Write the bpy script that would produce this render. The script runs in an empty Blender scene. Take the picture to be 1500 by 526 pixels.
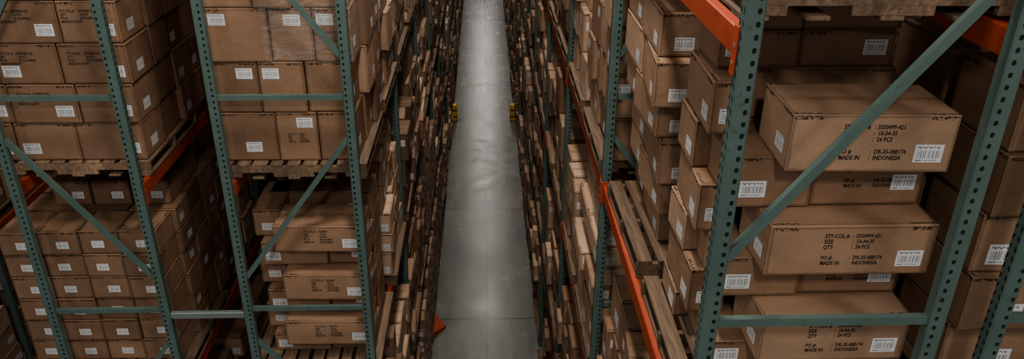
import bpy, math, random
from mathutils import Matrix, Vector

R = random.Random(11)
CAMH = 9.4
sc = bpy.context.scene
COL = sc.collection

# ------------------------------------------------------------------ materials
def newmat(name):
    m = bpy.data.materials.new(name); m.use_nodes = True
    nt = m.node_tree; nt.nodes.clear()
    out = nt.nodes.new('ShaderNodeOutputMaterial')
    b = nt.nodes.new('ShaderNodeBsdfPrincipled')
    nt.links.new(b.outputs[0], out.inputs[0])
    return m, nt, b

class N:
    def __init__(s, nt): s.nt = nt
    def link(s, a, b): s.nt.links.new(a, b)
    def math(s, op, a, b=None, c=None, clamp=False):
        n = s.nt.nodes.new('ShaderNodeMath'); n.operation = op; n.use_clamp = clamp
        for i, v in enumerate((a, b, c)):
            if v is None: continue
            if isinstance(v, (int, float)): n.inputs[i].default_value = v
            else: s.link(v, n.inputs[i])
        return n.outputs[0]
    def noise(s, vec, scale, detail=3, rough=0.5, dist=0.0):
        n = s.nt.nodes.new('ShaderNodeTexNoise')
        n.inputs['Scale'].default_value = scale; n.inputs['Detail'].default_value = detail
        n.inputs['Roughness'].default_value = rough; n.inputs['Distortion'].default_value = dist
        if vec is not None: s.link(vec, n.inputs['Vector'])
        return n.outputs[0]
    def mixc(s, f, a, b, blend='MIX'):
        n = s.nt.nodes.new('ShaderNodeMix'); n.data_type = 'RGBA'; n.blend_type = blend
        for sock, v in ((n.inputs[0], f), (n.inputs[6], a), (n.inputs[7], b)):
            if isinstance(v, (int, float)): sock.default_value = v
            elif isinstance(v, tuple): sock.default_value = (*v, 1)
            else: s.link(v, sock)
        return n.outputs[2]
    def ramp(s, f, stops):
        n = s.nt.nodes.new('ShaderNodeValToRGB')
        el = n.color_ramp.elements
        while len(el) < len(stops): el.new(0.5)
        for e, (p, c) in zip(el, stops):
            e.position = p; e.color = (*c, 1) if isinstance(c, tuple) else (c, c, c, 1)
        s.link(f, n.inputs[0]); return n.outputs[0]
    def geo_pos(s):
        return s.nt.nodes.new('ShaderNodeNewGeometry').outputs['Position']
    def bump(s, h, bs, strength, dist):
        n = s.nt.nodes.new('ShaderNodeBump'); n.inputs['Strength'].default_value = strength
        n.inputs['Distance'].default_value = dist; s.link(h, n.inputs['Height']); s.link(n.outputs[0], bs.inputs['Normal'])
    def sepxyz(s, v):
        n = s.nt.nodes.new('ShaderNodeSeparateXYZ'); s.link(v, n.inputs[0]); return n.outputs
    def uv(s):
        return s.nt.nodes.new('ShaderNodeTexCoord').outputs['UV']
    def vscale(s, v, sx, sy, sz):
        n = s.nt.nodes.new('ShaderNodeVectorMath'); n.operation = 'MULTIPLY'
        s.link(v, n.inputs[0]); n.inputs[1].default_value = (sx, sy, sz); return n.outputs[0]

def make_cardboard():
    m, nt, b = newmat('cardboard'); n = N(nt)
    at = nt.nodes.new('ShaderNodeAttribute'); at.attribute_name = 'boxdata'
    sp = nt.nodes.new('ShaderNodeSeparateColor'); n.link(at.outputs['Color'], sp.inputs[0])
    tint, W, H = sp.outputs[0], sp.outputs[1], sp.outputs[2]
    flag = at.outputs['Alpha']
    x, y, z = n.sepxyz(n.uv())
    um = n.math('MULTIPLY', x, W); vm = n.math('MULTIPLY', y, H)
    ur = n.math('MULTIPLY', n.math('SUBTRACT', 1.0, x), W)
    vr = n.math('MULTIPLY', n.math('SUBTRACT', 1.0, y), H)
    du = n.math('MINIMUM', um, ur); dv = n.math('MINIMUM', vm, vr)
    pos = n.geo_pos()
    base = n.ramp(tint, [(0.0, (0.150, 0.088, 0.056)), (0.35, (0.255, 0.156, 0.099)), (0.7, (0.340, 0.214, 0.138)), (1.0, (0.52, 0.36, 0.25))])
    big = n.noise(pos, 2.2, 4, 0.6)
    base = n.mixc(1.0, base, n.ramp(big, [(0.3, 0.80), (0.7, 1.1)]), 'MULTIPLY')
    fine = n.noise(n.vscale(pos, 1, 1, 0.25), 160, 2)
    base = n.mixc(0.5, base, n.ramp(fine, [(0.3, 0.86), (0.7, 1.08)]), 'MULTIPLY')
    dc = n.math('ABSOLUTE', n.math('MULTIPLY', n.math('SUBTRACT', y, 0.5), H))
    istop = n.math('GREATER_THAN', flag, 0.75)
    tape = n.math('MULTIPLY', n.math('LESS_THAN', dc, 0.028), istop)
    seam = n.math('MULTIPLY', n.math('LESS_THAN', dc, 0.0022), istop)
    base = n.mixc(n.math('MULTIPLY', tape, 0.35), base, (0.30, 0.17, 0.08))
    base = n.mixc(n.math('MULTIPLY', seam, 0.7), base, (0.06, 0.035, 0.02))
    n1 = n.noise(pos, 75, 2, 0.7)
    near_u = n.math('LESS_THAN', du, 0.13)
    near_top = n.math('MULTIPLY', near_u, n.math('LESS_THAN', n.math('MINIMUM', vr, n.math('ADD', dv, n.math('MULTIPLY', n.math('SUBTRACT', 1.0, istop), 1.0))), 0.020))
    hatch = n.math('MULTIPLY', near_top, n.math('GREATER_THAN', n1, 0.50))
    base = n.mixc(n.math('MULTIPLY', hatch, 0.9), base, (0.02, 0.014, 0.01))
    edge = n.math('LESS_THAN', n.math('MINIMUM', du, dv), n.math('MULTIPLY', n.noise(pos, 9, 3), 0.02))
    base = n.mixc(n.math('MULTIPLY', edge, 0.4), base, (0.07, 0.04, 0.022))
    n.link(base, b.inputs['Base Color'])
    rough = n.math('SUBTRACT', 0.72, n.math('MULTIPLY', tape, 0.35))
    n.link(rough, b.inputs['Roughness'])
    b.inputs['Specular IOR Level'].default_value = 0.25
    n.bump(n.noise(pos, 7, 3), b, 0.45, 0.02)
    return m

def make_label():
    m, nt, b = newmat('shipping_label'); n = N(nt)
    x, y, z = n.sepxyz(n.uv())
    def rng(v, a, c): return n.math('MULTIPLY', n.math('GREATER_THAN', v, a), n.math('LESS_THAN', v, c))
    cb = nt.nodes.new('ShaderNodeCombineXYZ'); n.link(n.math('MULTIPLY', x, 34.0), cb.inputs[0])
    bars = n.math('GREATER_THAN', n.noise(cb.outputs[0], 1.0, 1), 0.52)
    bars = n.math('MULTIPLY', bars, n.math('MULTIPLY', rng(x, 0.1, 0.9), rng(y, 0.24, 0.66)))
    cb2 = nt.nodes.new('ShaderNodeCombineXYZ'); n.link(n.math('MULTIPLY', x, 26.0), cb2.inputs[0]); n.link(n.math('MULTIPLY', y, 7.0), cb2.inputs[1])
    tx = n.math('GREATER_THAN', n.noise(cb2.outputs[0], 1.0, 2), 0.5)
    t2 = n.math('MULTIPLY', tx, n.math('MULTIPLY', rng(x, 0.08, 0.85), n.math('ADD', rng(y, 0.78, 0.9), rng(y, 0.08, 0.15))))
    ink = n.math('ADD', bars, t2, clamp=True)
    c = n.mixc(n.math('MULTIPLY', ink, 0.88), (0.70, 0.70, 0.71), (0.03, 0.03, 0.03))
    n.link(c, b.inputs['Base Color']); b.inputs['Roughness'].default_value = 0.5
    return m

def make_simple(name, col, rough=0.5, metal=0.0, var=0.15, scale=6, dirt=None, bumps=0.0):
    m, nt, b = newmat(name); n = N(nt)
    pos = n.geo_pos()
    f = n.noise(pos, scale, 4, 0.6)
    c = n.mixc(1.0, col, n.ramp(f, [(0.3, 1 - var), (0.7, 1 + var)]), 'MULTIPLY')
    if dirt:
        g = n.noise(pos, scale * 3.1, 5, 0.7)
        c = n.mixc(n.ramp(g, [(0.60, 0.0), (0.70, 0.7)]), c, dirt)
    n.link(c, b.inputs['Base Color']); b.inputs['Roughness'].default_value = rough
    b.inputs['Metallic'].default_value = metal
    if bumps: n.bump(f, b, bumps, 0.01)
    return m

def make_wood():
    m, nt, b = newmat('pallet_wood'); n = N(nt)
    tc = nt.nodes.new('ShaderNodeTexCoord').outputs['Object']
    g = n.noise(n.vscale(tc, 22, 1.5, 22), 2.0, 5, 0.65, 0.6)
    oi = nt.nodes.new('ShaderNodeObjectInfo').outputs['Random']
    g2 = n.noise(n.vscale(tc, 9.0, .3, 3), 1.0, 1)
    c = n.ramp(g, [(0.25, (0.12, 0.072, 0.042)), (0.5, (0.24, 0.155, 0.098)), (0.75, (0.37, 0.26, 0.17))])
    c = n.mixc(1.0, c, n.ramp(g2, [(0.3, 0.6), (0.7, 1.15)]), 'MULTIPLY')
    c = n.mixc(1.0, c, n.ramp(oi, [(0.0, 0.65), (1.0, 1.15)]), 'MULTIPLY')
    n.link(c, b.inputs['Base Color']); b.inputs['Roughness'].default_value = 0.8
    n.bump(g, b, 0.3, 0.01)
    return m

def make_floor():
    m, nt, b = newmat('polished_concrete'); n = N(nt)
    pos = n.geo_pos(); x, y, z = n.sepxyz(pos)
    a = n.noise(pos, 0.55, 6, 0.6); a2 = n.noise(n.vscale(pos, 3.5, 0.5, 1), 1.4, 6, 0.7)
    c = n.ramp(a, [(0.3, (0.112, 0.106, 0.096)), (0.7, (0.155, 0.148, 0.136))])
    c = n.mixc(1.0, c, n.ramp(a2, [(0.3, 0.74), (0.7, 1.2)]), 'MULTIPLY')
    sp = n.noise(pos, 14, 4, 0.75)
    c = n.mixc(n.ramp(sp, [(0.66, 0.0), (0.74, 0.30)]), c, (0.28, 0.27, 0.25))
    wob = n.math('MULTIPLY', n.math('SUBTRACT', n.noise(pos, 3, 2), 0.5), 0.02)
    j1 = n.math('LESS_THAN', n.math('ABSOLUTE', n.math('ADD', n.math('SUBTRACT', x, 0.02), wob)), 0.012)
    ym = n.math('PINGPONG', n.math('ADD', n.math('ADD', y, 0.9), wob), 2.28)
    j2 = n.math('LESS_THAN', ym, 0.020)
    j = n.math('ADD', j1, j2, clamp=True)
    c = n.mixc(n.math('MULTIPLY', j, 0.75), c, (0.035, 0.033, 0.030))
    n.link(c, b.inputs['Base Color'])
    r = n.ramp(n.noise(pos, 2.3, 5, 0.65), [(0.3, 0.17), (0.7, 0.30)])
    n.link(r, b.inputs['Roughness'])
    b.inputs['Specular IOR Level'].default_value = 0.34
    n.bump(n.noise(pos, 3, 3), b, 0.03, 0.02)
    return m

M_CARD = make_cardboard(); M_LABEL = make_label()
M_INK = make_simple('stencil_ink', (0.014, 0.010, 0.008), 0.8)
M_TEAL = make_simple('rack_green_paint', (0.094, 0.142, 0.126), 0.42, 0.0, 0.12, 5, (0.05, 0.065, 0.06))
M_SLOT_SHADE = make_simple('slot_shade_paint', (0.006, 0.008, 0.008), 0.9)  # near-black colour stands in for the shade inside the upright slots
M_ORANGE = make_simple('beam_orange_paint', (0.36, 0.066, 0.028), 0.45, 0.0, 0.15, 4, (0.16, 0.035, 0.02))
M_GALV = make_simple('spacer_steel', (0.21, 0.25, 0.24), 0.4, 0.3, 0.1)
M_WOOD = make_wood(); M_FLOOR = make_floor()
M_YEL = make_simple('guard_yellow', (0.65, 0.36, 0.03), 0.5)
M_BLK = make_simple('guard_black', (0.02, 0.02, 0.02), 0.5)
M_WALL = make_simple('wall_paint', (0.35, 0.35, 0.34), 0.8)
M_LAMP = make_simple('lamp_housing', (0.3, 0.3, 0.3), 0.4, 0.6)
def make_wrap():
    m, nt, b = newmat('stretch_wrap'); n = N(nt)
    pos = n.geo_pos()
    f = n.noise(n.vscale(pos, 1, 1, 3.0), 7, 4, 0.6, 1.5)
    b.inputs['Base Color'].default_value = (0.6, 0.6, 0.6, 1); b.inputs['Roughness'].default_value = 0.18
    n.link(n.ramp(f, [(0.42, 0.03), (0.72, 0.25)]), b.inputs['Alpha'])
    n.bump(f, b, 0.8, 0.03)
    return m
M_WRAP = make_wrap()

# ------------------------------------------------------------------ mesh builder
def chamfer_template():
    idx = {}; sg = []
    for sx in (-1, 1):
        for sy in (-1, 1):
            for sz in (-1, 1):
                for a in range(3):
                    idx[(sx, sy, sz, a)] = len(sg); sg.append((sx, sy, sz, a))
    def P(i, h=1.0, c=0.2):
        s = sg[i]; return Vector([s[k] * (h if k == s[3] else h - c) for k in range(3)])
    def orient(f):
        p = [P(i) for i in f]
        nn = (p[1] - p[0]).cross(p[2] - p[0]); ce = sum(p, Vector()) / len(p)
        return f if nn.dot(ce) > 0 else f[::-1]
    main, rest = [], []
    for a in range(3):
        o = [k for k in range(3) if k != a]
        for s in (-1, 1):
            f = []
            for (p, q) in ((-1, -1), (1, -1), (1, 1), (-1, 1)):
                t = [0, 0, 0]; t[a] = s; t[o[0]] = p; t[o[1]] = q
                f.append(idx[(*t, a)])
            main.append((a, s, orient(f)))
    for a in range(3):
        o = [k for k in range(3) if k != a]
        for p in (-1, 1):
            for q in (-1, 1):
                def V(sa, ax):
                    t = [0, 0, 0]; t[a] = sa; t[o[0]] = p; t[o[1]] = q
                    return idx[(*t, ax)]
                rest.append(orient([V(-1, o[0]), V(1, o[0]), V(1, o[1]), V(-1, o[1])]))
    for sx in (-1, 1):
        for sy in (-1, 1):
            for sz in (-1, 1):
                rest.append(orient([idx[(sx, sy, sz, 0)], idx[(sx, sy, sz, 1)], idx[(sx, sy, sz, 2)]]))
    return sg, main, rest
SG, MAIN, REST = chamfer_template()
FRAME = {'-Y': ((0, -1, 0), (1, 0, 0), (0, 0, 1)), '+Y': ((0, 1, 0), (-1, 0, 0), (0, 0, 1)),
         '-X': ((-1, 0, 0), (0, -1, 0), (0, 0, 1)), '+X': ((1, 0, 0), (0, 1, 0), (0, 0, 1)),
         'T': ((0, 0, 1), (1, 0, 0), (0, 1, 0))}

class MB:
    def __init__(s, mats):
        s.v = []; s.f = []; s.m = []; s.uv = []; s.col = []; s.mats = mats
    def face(s, f, mat=0, uv=None, col=(0.5, 1, 1, 0)):
        s.f.append(f); s.m.append(mats_i(s, mat))
        n = len(f)
        s.uv += uv if uv else [(0.5, 0.3)] * n
        s.col += [col] * n
    def cham(s, c, d, rz=0.0, mat=None, tint=0.5, ch=0.006):
        hx = (d[0] / 2, d[1] / 2, d[2] / 2); ch = min(ch, min(hx) * 0.4)
        b = len(s.v); co, si = math.cos(rz), math.sin(rz)
        for sg in SG:
            p = [sg[k] * (hx[k] if k == sg[3] else hx[k] - ch) for k in range(3)]
            s.v.append((c[0] + p[0] * co - p[1] * si, c[1] + p[0] * si + p[1] * co, c[2] + p[2]))
        for a, sgn, f in MAIN:
            uu, vv = ((1, 2), (0, 2), (0, 1))[a]
            if a == 2 and d[1] > d[0]: uu, vv = 1, 0
            uv = [((SG[i][uu] + 1) / 2, (SG[i][vv] + 1) / 2) for i in f]
            s.face([b + i for i in f], mat, uv, (tint, d[uu], d[vv], 1.0 if a == 2 else 0.4))
        for f in REST:
            s.face([b + i for i in f], mat, None, (tint * 0.9, 1, 1, 0.0))
    def plain(s, c, d, rz=0.0, mat=None, tint=0.5, rot=None):
        b = len(s.v); co, si = math.cos(rz), math.sin(rz)
        cs = [(-1, -1, -1), (1, -1, -1), (1, 1, -1), (-1, 1, -1), (-1, -1, 1), (1, -1, 1), (1, 1, 1), (-1, 1, 1)]
        for q in cs:
            p = Vector([q[k] * d[k] / 2 for k in range(3)])
            if rot is not None: p = rot @ p
            else: p = Vector((p[0] * co - p[1] * si, p[0] * si + p[1] * co, p[2]))
            s.v.append((c[0] + p[0], c[1] + p[1], c[2] + p[2]))
        for f, a in (((0, 3, 2, 1), 2), ((4, 5, 6, 7), 2), ((0, 1, 5, 4), 1), ((2, 3, 7, 6), 1), ((1, 2, 6, 5), 0), ((3, 0, 4, 7), 0)):
            uu, vv = ((1, 2), (0, 2), (0, 1))[a]
            if a == 2 and d[1] > d[0]: uu, vv = 1, 0
            uv = [((cs[i][uu] + 1) / 2, (cs[i][vv] + 1) / 2) for i in f]
            s.face([b + i for i in f], mat, uv, (tint, d[uu], d[vv], 1.0 if a == 2 else 0.4))
    def onface(s, c, d, rz, face, pts, faces, mat, uvs=None, off=0.0015):
        n, u, v = [Vector(t) for t in FRAME[face]]
        o = Vector([n[k] * (d[k] / 2 + off) for k in range(3)])
        co, si = math.cos(rz), math.sin(rz); b = len(s.v)
        for (a, e) in pts:
            p = o + u * a + v * e
            s.v.append((c[0] + p[0] * co - p[1] * si, c[1] + p[0] * si + p[1] * co, c[2] + p[2]))
        for f in faces: s.face([b + i for i in f], mat, uvs if uvs else None)
    def label(s, c, d, rz, face, a, e, w=0.13, h=0.09):
        s.onface(c, d, rz, face, [(a - w / 2, e - h / 2), (a + w / 2, e - h / 2), (a + w / 2, e + h / 2), (a - w / 2, e + h / 2)],
                 [(0, 1, 2, 3)], M_LABEL, [(0, 0), (1, 0), (1, 1), (0, 1)])
    def text(s, c, d, rz, face, a, e, key, size):
        vs, fs = TEXTS[key]
        s.onface(c, d, rz, face, [(a + p[0] * size * 0.80, e + p[1] * size) for p in vs], fs, M_INK, None, 0.001)
    def obj(s, name, parent=None, origin=None):
        me = bpy.data.meshes.new(name)
        o0 = origin or (0, 0, 0)
        vv = [(p[0] - o0[0], p[1] - o0[1], p[2] - o0[2]) for p in s.v]
        me.from_pydata(vv, [], s.f)
        for m in s.mats: me.materials.append(m)
        me.polygons.foreach_set('material_index', s.m)
        ul = me.uv_layers.new(name='UVMap')
        ul.data.foreach_set('uv', [t for p in s.uv for t in p])
        ca = me.color_attributes.new('boxdata', 'FLOAT_COLOR', 'CORNER')
        ca.data.foreach_set('color', [t for p in s.col for t in p])
        me.update()
        o = bpy.data.objects.new(name, me); o.location = o0; COL.objects.link(o)
        if parent: o.parent = parent
        return o
def mats_i(s, m):
    if m is None: m = s.mats[0]
    if isinstance(m, int): return m
    if m not in s.mats: s.mats.append(m)
    return s.mats.index(m)

# ------------------------------------------------------------------ printed text (real glyph outlines)
def mk_text(body):
    cu = bpy.data.curves.new('t', 'FONT'); cu.body = body; cu.resolution_u = 2; cu.size = 1.0
    cu.offset = 0.024; cu.space_line = 1.0
    o = bpy.data.objects.new('t', cu); COL.objects.link(o)
    bpy.context.view_layer.update()
    me = bpy.data.meshes.new_from_object(o)
    vs = [(v.co.x, v.co.y) for v in me.vertices]; fs = [tuple(p.vertices) for p in me.polygons]
    if me.polygons and me.polygons[0].normal.z < 0: fs = [f[::-1] for f in fs]
    bpy.data.objects.remove(o); bpy.data.curves.remove(cu); bpy.data.meshes.remove(me)
    return vs, fs
TEXTS = {}
def cols(name, left, right, gap):
    a = mk_text(left); b = mk_text(right)
    vs = a[0] + [(x + gap, y) for x, y in b[0]]
    fs = a[1] + [tuple(i + len(a[0]) for i in f) for f in b[1]]
    TEXTS[name] = (vs, fs)
cols('indo', "STY-COL #\nSIZE\nQTY\n\nPO #\nMADE IN", ": 35S0499-421\n:  10-34-35\n:  24 PCS\n\n:  DR-35-088174\n:  INDONESIA", 5.7)
cols('egypt', "STY-COL #\nQTY\nPO #\nMADE IN EGYPT", ": 02780381-DS\n:  24 PCS\n:  SP-52-47R020\n", 5.7)
cols('small', "STY-COL #\nSIZE\nQTY\nPO #\nMADE IN", ": 35S0499\n:  10-34\n:  24 PCS\n:  DR-35-0881\n:  INDONESIA", 5.7)

# ------------------------------------------------------------------ box helpers
def add_box(mb, x0, x1, y0, y1, z0, z1, tint=None, rz=0.0, near=True, labels=(), text=None, tsize=0.035, tface='-Y', ta=None, te=None):
    c = ((x0 + x1) / 2, (y0 + y1) / 2, (z0 + z1) / 2); d = (abs(x1 - x0), abs(y1 - y0), z1 - z0)
    t = R.uniform(0.15, 0.85) if tint is None else min(1, max(0, tint + R.uniform(-.12, .12)))
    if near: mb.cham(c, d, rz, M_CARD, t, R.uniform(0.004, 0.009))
    else: mb.plain(c, d, rz, M_CARD, t)
    for L in labels:
        face = L[0]; W = d[0] if face[1] == 'Y' else d[1]
        w = L[3] if len(L) > 3 else 0.13
        w = min(w, W * 0.55); h = min(w * 0.68, d[2] * 0.6)
        a = L[1] * (W / 2 - w / 2 - 0.025); e = L[2] * (d[2] / 2 - h / 2 - 0.02)
        mb.label(c, d, rz, face, a, e, w, h)
    if text:
        W = d[0] if tface[1] == 'Y' else d[1]
        mb.text(c, d, rz, tface, (-W * 0.16 if ta is None else ta), (d[2] * 0.26 if te is None else te), text, tsize)

def newstack(): return MB([M_CARD])
def finish_stack(mb, c):
    return mb.obj('cardboard_box_stack', origin=c)

PW, PD, PH = 1.22, 1.12, 0.14
def pallet_mesh():
    mb = MB([M_WOOD])
    for yy in (-PD / 2 + 0.02, 0, PD / 2 - 0.02):
        mb.cham((0, yy, 0.087), (PW, 0.038, 0.056), ch=0.003)
        for xx, w in ((-PW / 2 + 0.09, 0.18), (0, 0.34), (PW / 2 - 0.09, 0.18)):
            mb.cham((xx, yy, 0.041), (w, 0.037, 0.044), ch=0.003)
    n = 9; wd = 0.115
    for i in range(n):
        xx = -PW / 2 + wd / 2 + i * (PW - wd) / (n - 1)
        mb.cham((xx, 0, 0.1275), (wd * (0.85 + 0.2 * ((i * 7) % 3) / 2), PD, 0.025), rz=0.006 * ((i * 5) % 3 - 1), ch=0.003)
    for xx in (-PW / 2 + 0.06, -0.3, 0, 0.3, PW / 2 - 0.06):
        mb.cham((xx, 0, 0.0095), (0.1, PD, 0.019), ch=0.003)
    o = mb.obj('wooden_pallet'); me = o.data; bpy.data.objects.remove(o); return me
PALLET = pallet_mesh()
def pallet(x, y, z, rz=0.0, sy=1.0):
    o = bpy.data.objects.new('wooden_pallet', PALLET); o.location = (x, y, z + 0.002); o.rotation_euler = (0, 0, rz)
    o.scale = (1, sy, 1); COL.objects.link(o); return o

# ------------------------------------------------------------------ generic load
def generic_load(side, xa, y0, y1, zb, ztop, near, detail=True, depth=1.15, style=None):
    mb = newstack()
    st = style or R.choice(['slab', 'cube', 'cube', 'flat', 'mixed', 'slab', 'mixed', 'small', 'tall', 'cube'])
    face = '+X' if side < 0 else '-X'
    z = zb + 0.144
    H = {'slab': R.uniform(.26, .32), 'cube': R.uniform(.34, .44), 'flat': R.uniform(.17, .22), 'mixed': R.uniform(.25, .4),
         'small': R.uniform(.17, .19), 'tall': R.uniform(.5, .6)}[st]
    nyc = {'slab': 2, 'cube': 3, 'flat': 2, 'mixed': 3, 'small': 4, 'tall': 3}[st]
    base_t = R.uniform(0.15, 1.0)
    topdrop = R.random()
    lean = R.uniform(-0.02, 0.012)
    li = 0
    while z + H <= ztop:
        h = H * (R.uniform(0.8, 1.15) if st == 'mixed' else 1.0)
        n = nyc + (1 if (li % 2 and st in ('cube', 'mixed')) else 0)
        last = z + 2 * h > ztop
        cuts = [0.0]
        for k in range(n): cuts.append(cuts[-1] + (R.uniform(0.75, 1.25) if st != 'small' else 1))
        cuts = [y0 + (y1 - y0) * c / cuts[-1] for c in cuts]
        prot_l = R.uniform(-0.05, 0.045)
        for k in range(n):
            if last and R.random() < 0.6 * topdrop and n > 1: continue
            prot = prot_l + R.uniform(-0.05, 0.03) + lean * li
            if R.random() < 0.10: prot += R.uniform(.03, .07)
            if st == 'small': prot = 0.03
            prot = max(-0.12, min(0.08, prot))
            a = cuts[k] + 0.006; b = cuts[k + 1] - 0.006
            rz = R.uniform(-0.02, 0.02) if R.random() < .7 else R.uniform(-.08, .08)
            if rz and (abs(rz) > .02): a += .02; b -= .02
            dx = R.uniform(0.5, 0.62)
            xin = xa + side * (0.03 - prot)
            x0, x1 = sorted((xin, xin + side * dx))
            lab = []
            if detail:
                if R.random() < (0.85 if st != 'small' else 1.0): lab.append((face, R.choice((-1, 1, 0.8, 0.9)), R.choice((-0.8, -0.3, 0.7)), R.uniform(.11, .17)))
                if R.random() < 0.85: lab.append(('-Y', -side * R.choice((0.2, 0.95, .95)), R.choice((-0.8, 0.5)), .125))
            add_box(mb, x0, x1, a, b, z + 0.001, z + h - 0.004, base_t + R.uniform(-0.25, 0.25), rz, near, lab)
            x2 = xin + side * (dx + 0.012); x3 = xa + side * (depth + R.uniform(-.02, .03))
            p0, p1 = sorted((x2, x3))
            add_box(mb, p0, p1, a, b, z + 0.001, z + h - 0.004, base_t + R.uniform(-0.15, 0.15), 0, near and k == 0, [('-Y', side * .9, -.7, .11)] if k == 0 and detail else [])
        z += h; li += 1
    finish_stack(mb, (xa + side * depth / 2, (y0 + y1) / 2, zb))

# ------------------------------------------------------------------ layout constants
BAY = 2.98
XA_L, XA_R = -1.07, 1.02
DEP = 1.06
LEV = [CAMH - 7.17, CAMH - 5.06, CAMH - 2.95, CAMH - 0.82]
YL0, YR0 = 5.9, 2.92
YEND = 50.0
TOPZ = 10.6

# ------------------------------------------------------------------ racks
def column(mb, x, y, aisle, slot_decals, near):
    w = 0.078
    mb.cham((x, y, TOPZ / 2 + 0.006), (w, 0.07, TOPZ), ch=0.008, mat=M_TEAL)
    mb.plain((x, y, 0.005), (0.16, 0.14, 0.01), mat=M_TEAL)
    if slot_decals:  # slots are dark decals on a solid column, their shade painted in
        zz = 1.2
        while zz < TOPZ - 0.05:
            c = (x, y, zz); d = (w, 0.07, 0.01)
            for face, off in (('-Y', (0.014 * -aisle,)), (('-X' if aisle < 0 else '+X'), (-0.018, 0.018))):
                for a in off:
                    hw, hh = (0.0085, 0.011) if face == '-Y' else (0.005, 0.013)
                    sk = 0.004 * (1 if a > 0 else -1)
                    if face == '-Y': sk = 0
                    q = [(-1, -.5), (-.5, -1), (.5, -1), (1, -.5), (1, .5), (.5, 1), (-.5, 1), (-1, .5)]
                    mb.onface(c, d, 0, face, [(a + hw * u - sk * v, hh * v) for u, v in q], [tuple(range(8))], M_SLOT_SHADE, None, 0.0012)
            zz += 0.0508

def bar(mb, p, q, w, t, mat):
    p = Vector(p); q = Vector(q); d = q - p; L = d.length
    rot = d.to_track_quat('Z', 'Y').to_matrix()
    mb.plain(tuple((p + q) / 2), (w, t, L), mat=mat, rot=rot)

def frame(mb, xa, xb, y, aisle, slot_decals, near, phase=0):
    column(mb, xa, y, aisle, slot_decals, near); column(mb, xb, y, -aisle, slot_decals, near)
    s = 1 if xb > xa else -1
    a_in = xa + s * 0.035; b_in = xb - s * 0.035
    for i in range(-1, 5):
        h = 0.17 + 2.01 * i
        if CAMH - h > TOPZ - 0.05 or CAMH - h < 0.1: continue
        bar(mb, (a_in, y, CAMH - h), (b_in, y, CAMH - h), 0.034, 0.042, M_TEAL)
        top, bot = h + 0.35, h + 1.67
        if CAMH - bot < 0.1: continue
        if CAMH - top > TOPZ: top = CAMH - TOPZ + 0.1
        pa, pb = (b_in, a_in) if (i % 2 == 0) else (a_in, b_in)
        if phase: pa, pb = pb, pa
        bar(mb, (pa, y, CAMH - top), (pb, y, CAMH - bot), 0.034, 0.042, M_TEAL)

def beams(mb, xs, ya, yb, near, out):
    for x, sgn in xs:
        for L in LEV:
            xx = x + sgn * out
            mb.cham((xx, (ya + yb) / 2, L - 0.06), (0.05, yb - ya - 0.08, 0.12), ch=0.006, mat=M_ORANGE)
            if near:
                for yy, d in ((ya, 1), (yb, -1)):
                    mb.cham((x + sgn * 0.045, yy + d * 0.022, L - 0.08), (0.008, 0.05, 0.2), ch=0.002, mat=M_ORANGE)
                    mb.cham((xx, yy + d * 0.0385, L - 0.08), (0.08, 0.006, 0.2), ch=0.002, mat=M_ORANGE)
                    for q in (-0.05, 0.02):
                        mb.plain((x + sgn * 0.05, yy + d * 0.02, L - 0.08 + q), (0.003, 0.014, 0.014), mat=M_GALV)

def rack_row(xa, xb, ystart, nb, aisle, holes_until, phase=0, nearlim=9, out=0.008):
    root = bpy.data.objects.new('pallet_rack', None); COL.objects.link(root)
    for i in range(nb + 1):
        y = ystart + i * BAY
        mb = MB([M_TEAL])
        frame(mb, xa, xb, y, aisle, y < holes_until, y < nearlim, phase)
        mb.obj('upright_frame_%d' % (i + 1), root)
    mb = MB([M_ORANGE])
    for i in range(nb):
        y = ystart + i * BAY
        beams(mb, ((xa, aisle), (xb, -aisle)), y, y + BAY, y < 10 and out > 0, out)
    mb.obj('load_beams', root)
    return root

NL = int((YEND - YL0) / BAY); NR = NL + 1
GAPL = 0.73
rowL1 = rack_row(XA_L, XA_L - DEP, YL0, NL, 1, 21, out=-0.02)
rowL2 = rack_row(XA_L - 2 * DEP - GAPL + 0.06, XA_L - DEP - GAPL, YL0, 4, -1, 7)
rowR1 = rack_row(XA_R, XA_R + DEP, YR0, NR, -1, 21)
XR2 = XA_R + DEP + 0.30
rowR2 = rack_row(XR2 + DEP, XR2, YR0, 3, 1, 5)
rowL3 = rack_row(-6.3, -7.36, YL0, 3, 1, 0, 1)
mb = MB([M_GALV])
for h in (4.25, 1.2 - 0.3, 7.6):
    mb.cham((XA_L - DEP - GAPL / 2, YL0 - 0.0, CAMH - h), (GAPL - 0.075, 0.045, 0.06), ch=0.004)
mb.obj('row_spacer', rowL1)
mb = MB([M_GALV])
for h in (5.2, 0.2, 8.0):
    mb.cham((XA_R + DEP + 0.15, YR0, CAMH - h), (0.30 - 0.075, 0.045, 0.06), ch=0.004)
mb.obj('row_spacer', rowR1)

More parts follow.
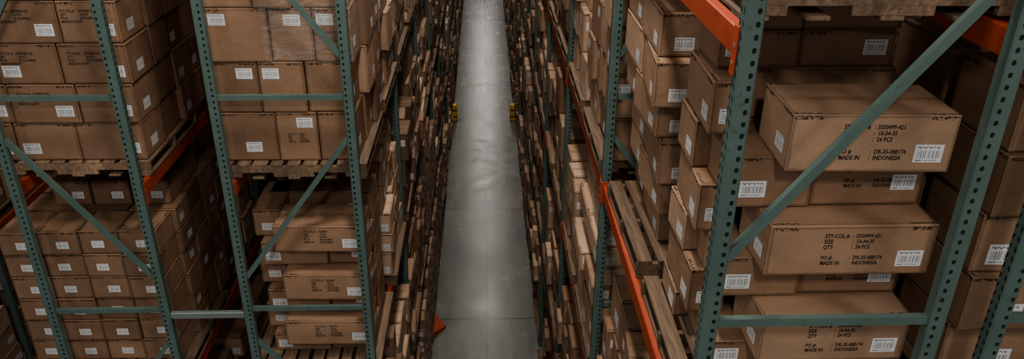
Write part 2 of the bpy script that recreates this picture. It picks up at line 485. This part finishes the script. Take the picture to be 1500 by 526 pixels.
# ------------------------------------------------------------------ custom near loads
def interlock(x0, x1, yf, yb, zb, hs, side, txt='indo'):
    mb = newstack(); z = zb
    aisle = '-X' if side > 0 else '+X'
    for i, h in enumerate(hs):
        prot = (i % 2 == 1)
        z0, z1 = z + 0.001, z + h - 0.003
        if prot:
            r = R.uniform(-0.04, 0.015)
            a, b = (x0 + 0.22, x1) if side > 0 else (x0, x1)
            a += R.uniform(-.04, .03); b += R.uniform(-.03, .03) if side > 0 else 0
            add_box(mb, a, b, yf, yf + 0.42, z0, z1 - 0.002, 0.75, r, True,
                    [('-Y', 0.93, -0.6, .13), (aisle, 0.7, -0.5, .11)], txt, 0.030 if side > 0 else 0.027, '-Y', -0.14 if side > 0 else -.12)
            if side > 0:
                add_box(mb, x0 - 0.01, x0 + 0.2, yf + 0.44, yf + 0.98, z0, z1, R.uniform(.6, .8), R.uniform(-.05, .04), True, [('-Y', 0, -.5, .12), (aisle, .9, -.6, .12)])
            else:
                add_box(mb, x0 - 0.27, x0 - 0.02, yf + 0.3, yf + 0.9, z0, z1, R.uniform(.5, .8), 0, True, [('-Y', 0, -.5, .11)])
        else:
            m = (x0 + x1) / 2 + R.uniform(-.06, .03)
            xs0 = x0 + 0.06 if side > 0 else x0 - 0.2
            add_box(mb, xs0, m, yf + 0.18, yf + 0.62, z0, z1, R.uniform(0.4, 0.62), R.uniform(-.01, .01), True, [('-Y', -0.95, -.5, .13), (aisle, 0.7, -0.5, .12)])
            add_box(mb, m + 0.01, x1, yf + 0.20, yf + 0.62, z0, z1, R.uniform(0.4, 0.62), R.uniform(-.01, .01), True, [('-Y', 0.95, -.2, .12)], txt, 0.028, '-Y', -0.12, .10)
            if side > 0: add_box(mb, x0 - 0.02, x0 + 0.2, yf + 0.64, yf + 1.0, z0, z1, R.uniform(.6, .8), R.uniform(-.03, .03), True, [(aisle, .9, -.6, .12)])
        add_box(mb, x0 + (0.22 if side > 0 else -0.2), x1, yf + 0.66, yb, z0, z1, R.uniform(0.4, 0.7), 0, True, [('-Y', .8, -.5, .12)])
        z += h
    return mb, z

ZB = LEV[2] + 0.146
HS = [.17, .285, .24, .285, .275, .285]
mb, z = interlock(1.14, 2.14, 3.18, 4.16, ZB - .0, HS, 1)
for j in range(2):
    add_box(mb, 1.18, 1.60, 3.82, 4.16, z + j * 0.2, z + j * 0.2 + 0.195, .5, 0.02, True, [('-Y', -.9, .2, .12)])
    add_box(mb, 1.61, 2.10, 3.84, 4.16, z + j * 0.2, z + j * 0.2 + 0.195, .45, 0, True, [('-Y', .9, .2, .12)])
finish_stack(mb, (1.6, 3.6, LEV[2]))
pallet(1.62, 3.70, LEV[2])

# right, level 3 second load: long cartons leaning towards the aisle over a wide pallet edge
mb = newstack(); z = ZB
for i in range(6):
    h = (.27, .25, .30, .27, .29, .27)[i]
    x0 = (1.20, 1.14, 1.13, 1.07, 1.04, 1.05)[i]
    yy = (4.68, 4.58, 4.52, 4.60, 4.42, 4.52)[i]
    add_box(mb, x0, x0 + 0.27, yy, yy + 0.62, z, z + h - .004, R.uniform(.6, .8), (-.03, .04, -.06, .05, -.08, -.02)[i], True, [('-Y', .3, -.75, .12), ('-X', .8, -.7, .11)])
    add_box(mb, x0 + .02, x0 + 0.27, yy + .66, 5.72, z, z + h - .004, R.uniform(.5, .75), 0, True, [('-X', .8, -.7, .12)])
    add_box(mb, x0 + 0.31, x0 + 0.60, yy - .06, 5.6, z, z + h - .004, R.uniform(.5, .75), R.uniform(-.01, .01), True, [('-Y', -.6, -.5, .12)])
    add_box(mb, x0 + 0.62, 2.14, yy + .05, 5.6, z, z + h - .004, R.uniform(.4, .7), 0, True, [('-Y', -.8, -.5, .12)])
    z += h
finish_stack(mb, (1.5, 4.9, LEV[2]))
pallet(1.61, 5.05, LEV[2], 0.02, 1.08)

for (a, b) in ((3.05, 4.2), (4.42, 5.6)):
    pallet(1.64, (a + b) / 2, LEV[3]); generic_load(1, 1.02, a, b, LEV[3], LEV[3] + 1.0, True)
mb, z = interlock(1.10, 2.12, 3.14, 4.16, LEV[1] + .146, [.26] * 6, 1)
finish_stack(mb, (1.6, 3.6, LEV[1])); pallet(1.62, 3.70, LEV[1])
generic_load(1, 1.0, 4.45, 5.6, LEV[1], LEV[2] - .35, True); pallet(1.60, 5.0, LEV[1])
for zb in (0.0, LEV[0]):
    for (a, b) in ((3.15, 4.25), (4.5, 5.65)):
        generic_load(1, 1.0, a, b, zb, zb + 1.7, True); pallet(1.60, (a + b) / 2, zb)

# left, level 3 end load, aisle rack
mb = newstack()
z = LEV[2] + .146
rows = [[.46, .34, .32], [.37, .37, .36], [.50, .34, .30], [.40, .30, .42]]
for li, ws in enumerate(rows):
    x = -2.17; h = .43
    for k, w in enumerate(ws):
        lb = [('-Y', R.choice((-.9, .85, .2)), R.choice((.85, -.6, .8)), .13)] if R.random() < .75 else []
        if k == len(ws) - 1: lb.append(('+X', -.8, -.5, .12))
        add_box(mb, x, x + w - .008, 6.05 + R.uniform(0, .03), 6.5, z, z + h - .004, R.uniform(.35, .65), R.uniform(-.012, .012), True, lb,
                'small' if (li, k) in ((0, 1), (2, 2)) else None, .018, '-Y', -.08, 0.02)
        x += w
    for k in range(2):
        y = 6.52 + k * .42
        add_box(mb, -2.17, -1.62, y, y + .41, z, z + h - .004, None, 0, True)
        add_box(mb, -1.61, -1.02 + R.uniform(-.03, .04), y, y + .41, z, z + h - .004, None, R.uniform(-.02, .02), True, [('+X', .8, -.6, .12)])
    z += h
zz = LEV[2] + .146 + .43 * 2
b0 = len(mb.v)
wr = [(-1.72, 6.035), (-1.03, 6.035), (-0.97, 7.4)]
for p in wr: mb.v.append((p[0], p[1], zz + .01)); mb.v.append((p[0], p[1], zz + .84))
for k in range(2): mb.face([b0 + 2 * k, b0 + 2 * k + 2, b0 + 2 * k + 3, b0 + 2 * k + 1], M_WRAP)
finish_stack(mb, (-1.6, 6.6, LEV[2])); pallet(-1.60, 6.6, LEV[2], 0, 1.08)

# left, level 2 end load
mb, z = interlock(-1.84, -1.08, 6.04, 7.1, LEV[1] + .146, [.2, .27, .24, .27, .24, .27], -1, txt='small')
finish_stack(mb, (-1.6, 6.6, LEV[1])); pallet(-1.62, 6.62, LEV[1], 0, 1.05)

# second left rack row
mb = newstack(); z = LEV[2] + .146
for li in range(6):
    h = .335; x = -2.83 + R.uniform(-.02, .02)
    ws = [(.54, .50, .48), (.46, .54, .52)][li % 2]
    for k, w in enumerate(ws):
        add_box(mb, x - w + .008, x, 6.08 + R.uniform(0, .03), 6.55, z, z + h - .004, R.uniform(.3, .6), R.uniform(-.01, .01), True,
                [('-Y', .9 if k != 1 else R.choice((-.9, .9)), -.6, .14)] + ([('+X', -.2, -.6, .13)] if k == 0 else []),
                'egypt' if R.random() < .7 else None, .028, '-Y', -.2, .08)
        x -= w
    for k in range(3):
        add_box(mb, -3.4, -2.80 + R.uniform(-.05, .0), 6.58 + k * .4, 6.97 + k * .4, z, z + h - .004, R.uniform(.3, .6), R.uniform(-.02, .02), True, [('+X', -.6, -.6, .12)] if R.random() < .35 else [])
        add_box(mb, -4.3, -3.42, 6.58 + k * .4, 6.97 + k * .4, z, z + h - .004, R.uniform(.4, .6), 0, False)
    z += h
finish_stack(mb, (-3.5, 6.8, LEV[2])); pallet(-3.42, 6.68, LEV[2], 0, 1.08)

mb = newstack(); z = LEV[1] + .146
for li in range(6):
    h = .235; x = -2.90 + R.uniform(-.01, .01)
    for k in range(4):
        w = .345
        add_box(mb, x - w + .008, x, 6.1 + R.uniform(0, .03), 6.5, z, z + h - .004, R.uniform(.2, .5), R.uniform(-.012, .012), True,
                [('-Y', R.choice((-.2, .3, .1)), -.3, .105)])
        x -= w
    for k in range(4):
        add_box(mb, -3.3, -2.86 + R.uniform(-.03, .0), 6.52 + k * .36, 6.87 + k * .36, z, z + h - .004, R.uniform(.2, .5), 0, True, [('+X', R.choice((-.6, .3)), -.3, .105)] if R.random() < .45 else [])
        add_box(mb, -4.25, -3.31, 6.52 + k * .36, 6.87 + k * .36, z, z + h - .004, R.uniform(.2, .5), 0, False)
    z += h
for k in range(3):
    add_box(mb, -3.28 - k * .36, -2.94 - k * .36, 6.62, 7.0, z, z + .24, R.uniform(.3, .5), 0, True, [('-Y', R.choice((-.6, .6)), -.3, .105)])
add_box(mb, -4.2, -2.95, 7.01, 7.4, z, z + .24, .35, 0, True)
finish_stack(mb, (-3.5, 6.8, LEV[1])); pallet(-3.42, 6.68, LEV[1], 0, 1.08)

for L, sty in ((LEV[2], 0), (LEV[1], 0)):
    mb = newstack(); z = L + .146; li = 0
    while z < L + 1.7:
        h = .33; x = 2.40 + R.uniform(0, .03)
        for w in (.52, .56):
            add_box(mb, x, x + w - .01, 3.2 + R.uniform(0, .1), 3.75, z, z + h - .004, R.uniform(.3, .55), R.uniform(-.03, .03), True, [('-Y', R.choice((-.7, .3, -.2)), -.7, .17)])
            add_box(mb, x, x + w - .01, 3.86, 4.4, z, z + h - .004, None, 0, False)
            x += w
        z += h
    finish_stack(mb, (2.9, 3.8, L)); pallet(2.95, 3.74, L)

# ------------------------------------------------------------------ generic loads down the aisle
def fill(side, xa, y, skip=(), near=False, detail=True, styles=None, short0=False):
    zl = [0.0] + LEV
    for li, zb in enumerate(zl):
        if li in skip: continue
        top = (zl[li + 1] - 0.14 if li < 4 else zb + 1.3)
        for (a, b) in ((y + 0.10, y + 1.44), (y + 1.54, y + BAY - 0.10)):
            if short0 and li == 0 and a > y + 1: b = y + BAY - .72
            lo = 0.68 if R.random() < .3 else .88
            t = zb + (top - zb) * R.uniform(lo, 1.0)
            generic_load(side, xa, a, b, zb, t, near, detail, 1.15, styles.get(li) if styles else None)
            pallet(xa + side * 0.61, (a + b) / 2, zb, R.uniform(-.01, .01), (b - a) / 1.2)

for i in range(NL):
    y = YL0 + i * BAY
    if i == 0:
        generic_load(-1, -1.0, 7.5, 8.78, LEV[2], LEV[3] - .2, True, style='cube'); pallet(-1.61, 8.14, LEV[2], 0, 1.1)
        generic_load(-1, -1.0, 7.5, 8.78, LEV[1], LEV[2] - .25, True, style='mixed'); pallet(-1.61, 8.14, LEV[1], 0, 1.1)
        fill(-1, -1.0, y, (2, 3), True)
    else: fill(-1, -1.0, y, (), i < 4, styles={0: 'small', 1: 'small'} if i == 2 else None, short0=(i == 5))
for i in range(1, NR):
    fill(1, 0.97, YR0 + i * BAY, (), i < 5, short0=(i == 6))
for i in range(3):
    y = YL0 + i * BAY
    if i == 0:
        fill(-1, XA_L - DEP - GAPL - .02, y, (2, 3), False)
        for L in (LEV[1], LEV[2]):
            generic_load(-1, XA_L - DEP - GAPL - .02, 7.9, 8.8, L, L + 1.6, False); pallet(-3.45, 8.3, L, 0, .85)
    else: fill(-1, XA_L - DEP - GAPL - .02, y, (), False)
    fill(-1, -6.28, y, (), False)
for i in range(2):
    y = YR0 + i * BAY
    if i == 0:
        fill(1, XR2 + .02, y, (2, 3), False)
        for L in (LEV[1], LEV[2]):
            generic_load(1, XR2 + .02, 4.6, 5.8, L, L + 1.6, False); pallet(2.95, 5.2, L)
    else: fill(1, XR2 + .02, y, (), False)

# ------------------------------------------------------------------ column guards
def guard(x, y):
    mb = MB([M_YEL])
    mb.cham((x, y, 0.27), (0.22, 0.18, 0.54), ch=0.02, mat=M_YEL)
    mb.cham((x, y, 0.01), (0.26, 0.24, 0.02), ch=0.004, mat=M_BLK)
    for q in (0.14, 0.36): mb.cham((x, y, q), (0.225, 0.185, 0.07), ch=0.02, mat=M_BLK)
    mb.obj('column_guard', origin=(x, y, 0))
guard(-0.97, YL0 + 6 * BAY - .5); guard(0.92, YR0 + 7 * BAY - .5)
mb = MB([M_ORANGE])
for p in ((-1.06, 12.1, 0), (-1.06, 12.9, 0), (-0.78, 12.5, 0), (-1.06, 12.1, .16), (-1.06, 12.9, .16), (-0.78, 12.5, .05)): mb.v.append(p)
for f in ((0, 1, 2), (3, 5, 4), (0, 2, 5, 3), (1, 4, 5, 2), (0, 3, 4, 1)): mb.face(list(f), M_ORANGE)
mb.obj('floor_wedge_marker', origin=(-.95, 12.5, 0))

# ------------------------------------------------------------------ shell
mb = MB([M_FLOOR]); mb.plain((0, 50, -0.1), (60, 130, 0.2)); mb.obj('floor')
mb = MB([M_WALL]); mb.plain((0, 110.1, 7), (60, 0.2, 14)); mb.obj('wall_back')

# ------------------------------------------------------------------ lights
def fixture(x, y, z, power, sx=0.5, sy=1.2):
    root = bpy.data.objects.new('high_bay_light', None); root.location = (x, y, z); COL.objects.link(root)
    mb = MB([M_LAMP]); mb.cham((0, 0, 0.08), (sx + .06, sy + .06, 0.12), ch=0.02)
    mb.cham((0, 0, 0.6), (0.02, 0.02, 0.95), ch=0.002); mb.obj('housing', root)
    l = bpy.data.lights.new('lamp', 'AREA'); l.shape = 'RECTANGLE'; l.size = sx; l.size_y = sy; l.energy = power
    l.color = (1.0, 0.94, 0.86)
    o = bpy.data.objects.new('lamp', l); o.parent = root; o.location = (0, 0, 0.01); COL.objects.link(o)
for k in range(13):
    fixture(0.0, -3.5 + k * 7.0, 13.2, (330, 300)[k] if k < 2 else (200 if k < 5 else 150))
for k in range(2):
    fixture(-5.2, 1.0 + k * 8, 13.2, 120); fixture(4.8, -1.0 + k * 8, 13.2, 110)

w = bpy.data.worlds.new('World'); sc.world = w; w.use_nodes = True
bg = w.node_tree.nodes['Background']; bg.inputs[0].default_value = (1.0, 0.98, 0.95, 1); bg.inputs[1].default_value = 0.35
sc.view_settings.view_transform = 'AgX'
sc.view_settings.look = 'AgX - Medium High Contrast'

# ------------------------------------------------------------------ camera
cam = bpy.data.cameras.new('camera'); cam.lens = 1153 / 1500 * 36; cam.sensor_width = 36
co = bpy.data.objects.new('camera', cam); COL.objects.link(co)
mr = Matrix.Rotation(math.radians(-2.2), 4, 'Z') @ Matrix.Rotation(math.radians(90 - 26.3), 4, 'X') @ Matrix.Rotation(math.radians(0.55), 4, 'Z')
co.matrix_world = Matrix.Translation((0, 0, CAMH)) @ mr
cam.clip_end = 300
sc.camera = co
